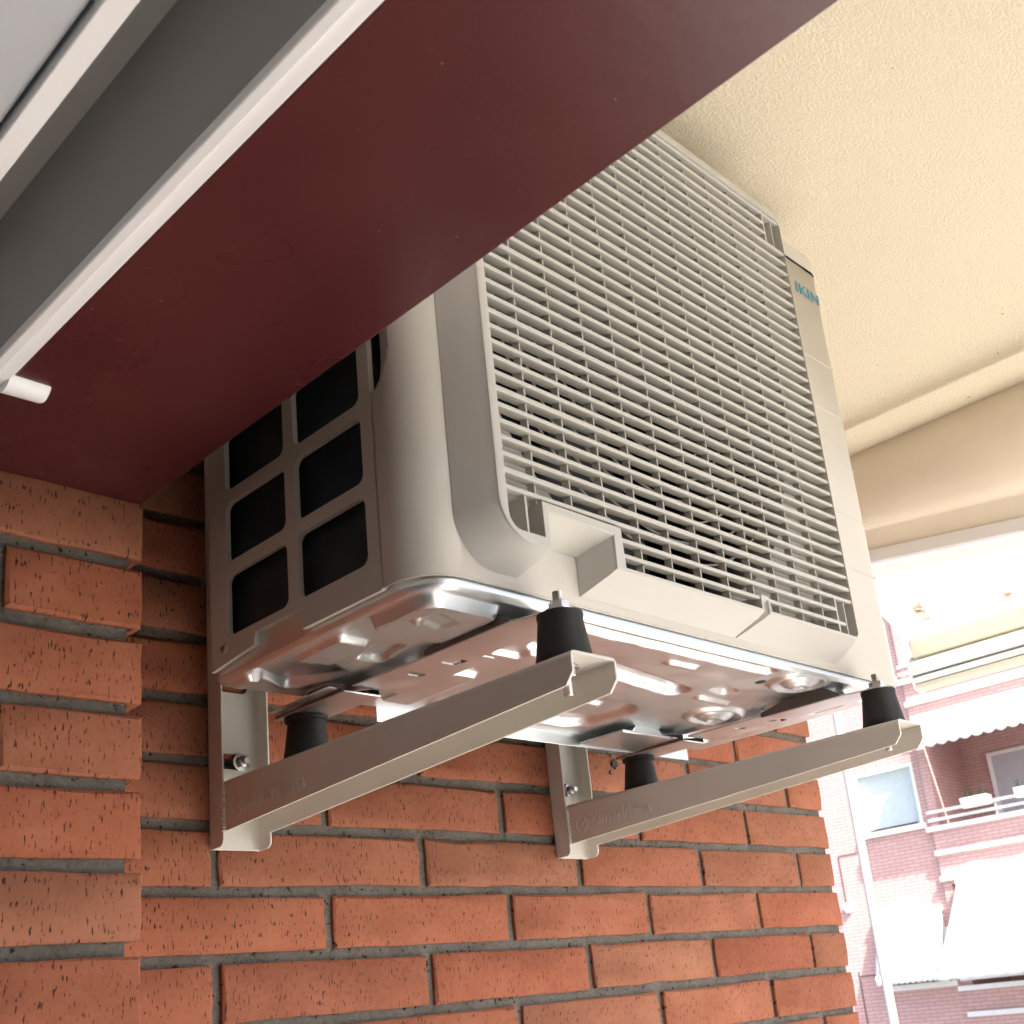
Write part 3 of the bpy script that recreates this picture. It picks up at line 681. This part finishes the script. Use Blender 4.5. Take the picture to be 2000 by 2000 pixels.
# ================================================================== OWN AWNING AT THE SLAB EDGE
aw = thing('terrace_awning', 'tan pelmet and sunlit stained white awning cloth hanging from the slab edge, upper right', 'awning')
def sec(y):
    d = y+.12; x2, z2 = 1.02-.16*d, .219+.084*d; x4, z4 = 1.035-.165*d, .1803+.088*d; x5, z5 = x4, z4-.0208
    return [(1.0010, y, .3720), (.9925, y, .3490), (.9880, y, .325), (.9875, y, .290), (.993+(x2-1.02)*.5, y, z2+.040), (1.001+(x2-1.02)*.7, y, z2+.017), (1.010+(x2-1.02)*.9, y, z2+.005), (x2, y, z2), (x2+.004, y, z2+.0015), (x2+.007, y, z2-.002), (x4+.004, y, z4+.0025), (x4+.06, y, z4+.03), (1.10, y, .3720)]
ysec = [.07, -.12, -.37, -.62, -1.0]
MB().loft([sec(y) for y in ysec], cap=True).build('pelmet', 'pelmet', aw, smooth=50)
def bar(y):
    d = y+.12; x4, z4 = 1.035-.165*d, .1803+.088*d
    return [(x4, y, z4+.006), (x4-.002, y, z4-.001), (x4-.002, y, z4-.0165), (x4+.001, y, z4-.0208), (x4+.018, y, z4-.0208), (x4+.018, y, z4+.006)]
MB().loft([bar(y) for y in ysec], cap=True).build('cloth_rail', 'white', aw, smooth=30)
vs = []; nu, nv = 24, 14
for j in range(nv+1):
    for i in range(nu+1):
        t = j/nv; y0 = -.045+(.030+.045)*t; y = y0+(-1.0-y0)*i/nu; d = y+.12
        xb, zb = 1.048-.165*d, .1610+.088*d; x = xb+(1.405-xb)*t; z = zb+(.118-zb)*t-.006*math.sin(math.pi*t); vs.append((x, y, z))
cl = MB().add(vs, [(j*(nu+1)+i, j*(nu+1)+i+1, (j+1)*(nu+1)+i+1, (j+1)*(nu+1)+i) for j in range(nv) for i in range(nu)]).build('cloth', 'cloth', aw)
fb = thing('awning_front_bar', 'white grooved front bar of the awning cloth with an open end, at right', 'awning bar')
for nm, x0, z0, z1, mt_ in (('hem', 1.4000, .0795, .1180, 'creamhem'), ('profile', 1.3985, .0465, .0738, 'farwhite'), ('profile', 1.4030, .0305, .0418, 'farwhite'), ('lower_edge', 1.4080, .0180, .0285, 'pelmet')):
    MB().prism([(x0, z1), (x0+.0005, z0+.002), (x0+.003, z0), (1.446, z0), (1.446, z1)], 'y', -1.0, .036 if nm != 'hem' else .026).build(nm, mt_, fb, smooth=0)
MB().box(1.4475, 1.450, -1.0, .036, .018, .117).build('slot_shade_back', 'inner', fb)  # near-black backing, puts the shade of the slots into colour
MB().prism([(1.396, .076), (1.396, .045), (1.408, .018), (1.444, .014), (1.452, .040), (1.449, .074), (1.425, .092)], 'y', .0365, .0405).build('end_cap', 'farwhite', fb, bevel=.001)

# ================================================================== FAR SIDE OF THE STREET
FXP = 20.0
ab = thing('apartment_building', 'sunlit rose brick apartment building across the street with white bands and loggias', 'building')
YW = 8.737
# left wing with window openings
wins = [(8.90, 10.16, 2.067+k*2.83, 3.215+k*2.83) for k in (-2, -1, 0, 1, 2)]
MB().plate([(YW, -9), (17, -9), (17, 11), (YW, 11)], [[(a, c), (b, c), (b, d), (a, d)] for a, b, c, d in wins], 'x', FXP, FXP+.25).build('wall', 'farbrick', ab, smooth=0)
# right block with loggia openings
logs = [(-5.5, 8.576, 1.005+k*2.83+.93, 3.72+k*2.83) for k in (-2, -1, 0, 1, 2)]
MB().plate([(-9, -9), (YW-.001, -9), (YW-.001, 11), (-9, 11)], [[(a, c), (b, c), (b, d), (a, d)] for a, b, c, d in logs], 'x', FXP-.06, FXP+.20).build('wall', 'farbrick', ab, smooth=0)
MB().box(FXP+1.75, FXP+7, -9, 17, -9, 11).build('core', 'inner', ab); MB().box(FXP+.26, FXP+1.74, 8.75, 17, -9, 11).build('wing_core', 'inner', ab)
for k in (-2, -1, 0, 1):
    zo = k*2.83
    MB().box(FXP+.2005, FXP+1.6, 8.577, 8.73, 1.0+zo, 3.8+zo).build('loggia_side', 'farbrickside', ab)
    MB().box(FXP+1.6, FXP+1.7, -5.5, 8.70, 1.0+zo, 3.8+zo).build('loggia_back', 'farbrick', ab)
    MB().box(FXP+.2005, FXP+1.6, -5.5, 8.5495, 3.73+zo, 3.83+zo).build('loggia_ceiling', 'farbrick', ab)
    # door with lowered shutter
    dy = 8.05; dr = MB().box(FXP+1.52, FXP+1.598, dy-3.2, dy, 1.05+zo, 3.25+zo).build('door_shutter', 'farshutter_grey', ab)
    for i in range(40): MB().box(FXP+1.513, FXP+1.5195, dy-3.12, dy-.08, 1.05+zo+i*.055, 1.05+zo+i*.055+.046).build('slat', 'farshutter_grey', dr, smooth=0)
    MB().box(FXP+1.49, FXP+1.5125, dy-.07, dy+.02, 1.05+zo, 3.32+zo).build('frame', 'farwhite', dr); MB().box(FXP+1.49, FXP+1.5125, dy-3.2, dy-.0705, 3.25+zo, 3.32+zo).build('frame', 'farwhite', dr)
    for zb, th in ((1.467, .085), (1.001, .085)):
        MB().box(FXP-.11, FXP-.0605, -9, YW+.02, zb+zo-th/2, zb+zo+th/2).build('band', 'farwhite', ab)
    rl = MB().box(FXP-.13, FXP-.0605, -9, YW+.09, 1.918+zo-.05, 1.918+zo+.035).build('parapet_cap', 'farwhite', ab)
    for zr in (2.067, 2.215):
        MB().box(FXP-.10, FXP-.06, -5.5, YW+.03, zr+zo-.026, zr+zo+.026).build('rail', 'farwhite', rl)
    for yp in [8.62-1.15*i for i in range(0, 9)]: MB().box(FXP-.055, FXP-.015, yp-.02, yp+.02, 1.95+zo, 2.24+zo).build('post', 'farwhite', rl)
for a, b, c, d in wins[1:4]:
    wn = MB().box(FXP+.10, FXP+.15, a, b, c, d).build('window', 'farshutter', ab)
    for i in range(24):
        z = c+.06+i*(d-c-.08)/24; MB().box(FXP+.088, FXP+.0995, a+.05, b-.05, z, z+(d-c)/24-.008).build('slat', 'farshutter', wn, smooth=0)
    for y0, y1, z0, z1 in ((a, a+.055, c+.001, d), (b-.055, b, c+.001, d), (a+.0555, b-.0555, d-.055, d)): MB().box(FXP-.02, FXP+.087, y0, y1, z0, z1).build('frame', 'farwhite', wn)
    MB().box(FXP-.07, FXP+.087, a-.06, b+.06, c-.10, c).build('sill', 'farwhite', wn)
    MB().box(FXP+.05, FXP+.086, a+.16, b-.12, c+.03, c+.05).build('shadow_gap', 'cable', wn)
for z0, z1 in ((.62, 1.74), (-1.6, -.45)):
    MB().box(FXP-.008, FXP-.0005, 10.775, 10.805, z0, z1).build('joint', 'cable', ab)
for zj in (1.73, -.55): MB().box(FXP-.008, FXP-.0005, 10.38, 10.77, zj, zj+.022).build('joint', 'cable', ab)
tag(MB().lathe((FXP-.001, 10.768, .741), [(.10, 0), (.10, -.03), (.075, -.05), (.055, -.055), (.05, -.085), (.02, -.10)], 24, 'x').build('wall_lamp', 'farwhite'), 'small round white wall lamp on the rose brick building', 'lamp')
def cloth_panel(name, pts_top, pts_bot, label, valance=.0, nseg=26, sag=.05):
    t = thing(name, label, 'awning', 'white awnings on the rose brick building')
    vs = []; nv = 6
    for j in range(nv+1):
        for i in range(nseg+1):
            a = Vector(pts_top[0]).lerp(Vector(pts_top[1]), i/nseg); b = Vector(pts_bot[0]).lerp(Vector(pts_bot[1]), i/nseg); p = a.lerp(b, j/nv); p.z -= sag*math.sin(math.pi*j/nv); vs.append(p)
    mb = MB().add(vs, [(j*(nseg+1)+i, j*(nseg+1)+i+1, (j+1)*(nseg+1)+i+1, (j+1)*(nseg+1)+i) for j in range(nv) for i in range(nseg)])
    o = mb.build('cloth', 'farcloth', t); s_ = o.modifiers.new('t', 'SOLIDIFY'); s_.thickness = .012
    MB().tube(pts_bot[0], pts_bot[1], .03, n=10).build('front_bar', 'farwhite', t)
    MB().tube(pts_top[0], pts_top[1], .06, n=12).build('roller', 'farwhite', t)
    if valance:
        vs = []; n2 = nseg*6
        for i in range(n2+1):
            b = Vector(pts_bot[0]).lerp(Vector(pts_bot[1]), i/n2); dz = valance*(.82+.18*abs(math.sin(math.pi*i/6)))
            vs += [(b.x-.032, b.y, b.z+.02), (b.x-.034, b.y, b.z-dz)]
        vo = MB().add(vs, [(2*i, 2*i+2, 2*i+3, 2*i+1) for i in range(n2)]).build('valance', 'farcloth', t); s_ = vo.modifiers.new('t', 'SOLIDIFY'); s_.thickness = .008
    for p, q in (zip(pts_top, pts_bot) if pts_top[0][2] < 3 else ()):
        MB().tube((p[0], p[1]-.03, p[2]-.35), (q[0]+.02, q[1]-.03, q[2]-.035), .018, n=8).build('arm', 'farwhite', t)
    return t
cloth_panel('facade_awning', ((19.80, 8.74, 3.68), (19.80, -4.6, 3.68)), ((19.45, 8.74, 3.58), (19.45, -4.6, 3.58)), 'nearly closed white awning with scalloped valance over the upper loggia', .27, 60, .0)
cloth_panel('facade_awning', ((19.85, 8.44, .874), (19.85, -3.4, .874)), ((18.37, 8.44, -.62), (18.37, -3.4, -.62)), 'large extended white awning over the lower loggia, at the lower right', .12, 40)
cloth_panel('facade_awning', ((19.93, 10.2, .51), (19.93, 8.86, .51)), ((19.55, 10.2, -.60), (19.55, 8.86, -.60)), 'small steep white awning over the lower window beside the pole', .14, 12, .02)
# flower boxes on the railing
def flower_box(y0, y1, label, seed):
    t = thing('flower_box', label, 'planter', 'flower boxes on the loggia railing'); rr = random.Random(seed); z0 = 2.15
    MB().prism([(FXP-.32, z0), (FXP-.16, z0), (FXP-.12, z0+.17), (FXP-.36, z0+.17)], 'y', y0, y1).build('trough', 'farwhite', t, bevel=.01)
    lf = MB()
    for i in range(70):
        cx, cy, cz = FXP-.24+rr.gauss(0, .05), rr.uniform(y0+.03, y1-.03), z0+.17+abs(rr.gauss(0, .07)); a = rr.uniform(0, 6.28); s_ = rr.uniform(.015, .035)
        d = Vector((math.cos(a), math.sin(a), rr.uniform(.1, .8)))*s_; e = Vector((-math.sin(a), math.cos(a), rr.uniform(-.4, .4)))*s_*.5
        c = Vector((cx, cy, cz)); lf.add([c-d, c+e, c+d, c-e], [(0, 1, 2, 3)])
    for i in range(4): 
        cy = rr.uniform(y0+.05, y1-.05); lf.tube((FXP-.24, cy, z0+.16), (FXP-.24, cy+rr.gauss(0, .02), z0+.34), .006, n=6)
    lf.build('plant', 'leaf', t, fix=False)
flower_box(7.47, 7.98, 'white flower box with sparse plants hung on the upper loggia railing', 4)
flower_box(6.45, 6.99, 'white flower box at the right edge on the upper loggia railing', 9)
# pole in front of the facade
po = thing('white_pole', 'tall off-white round pole standing in front of the rose brick building', 'pole')
MB().tube((6.0, 2.700, -9), (6.0, 2.700, 4.2), .0285, n=24).build('shaft', 'polewhite', po)
for zc in (-.55, 1.9, -3): MB().tube((6.0, 2.700, zc), (6.0, 2.700, zc+.05), .0315, n=24).build('collar', 'polewhite', po)
MB().lathe((6.0, 2.7, -9), [(.12, 0), (.12, .03), (.05, .05), (.045, .3)], 24).build('base', 'polewhite', po)
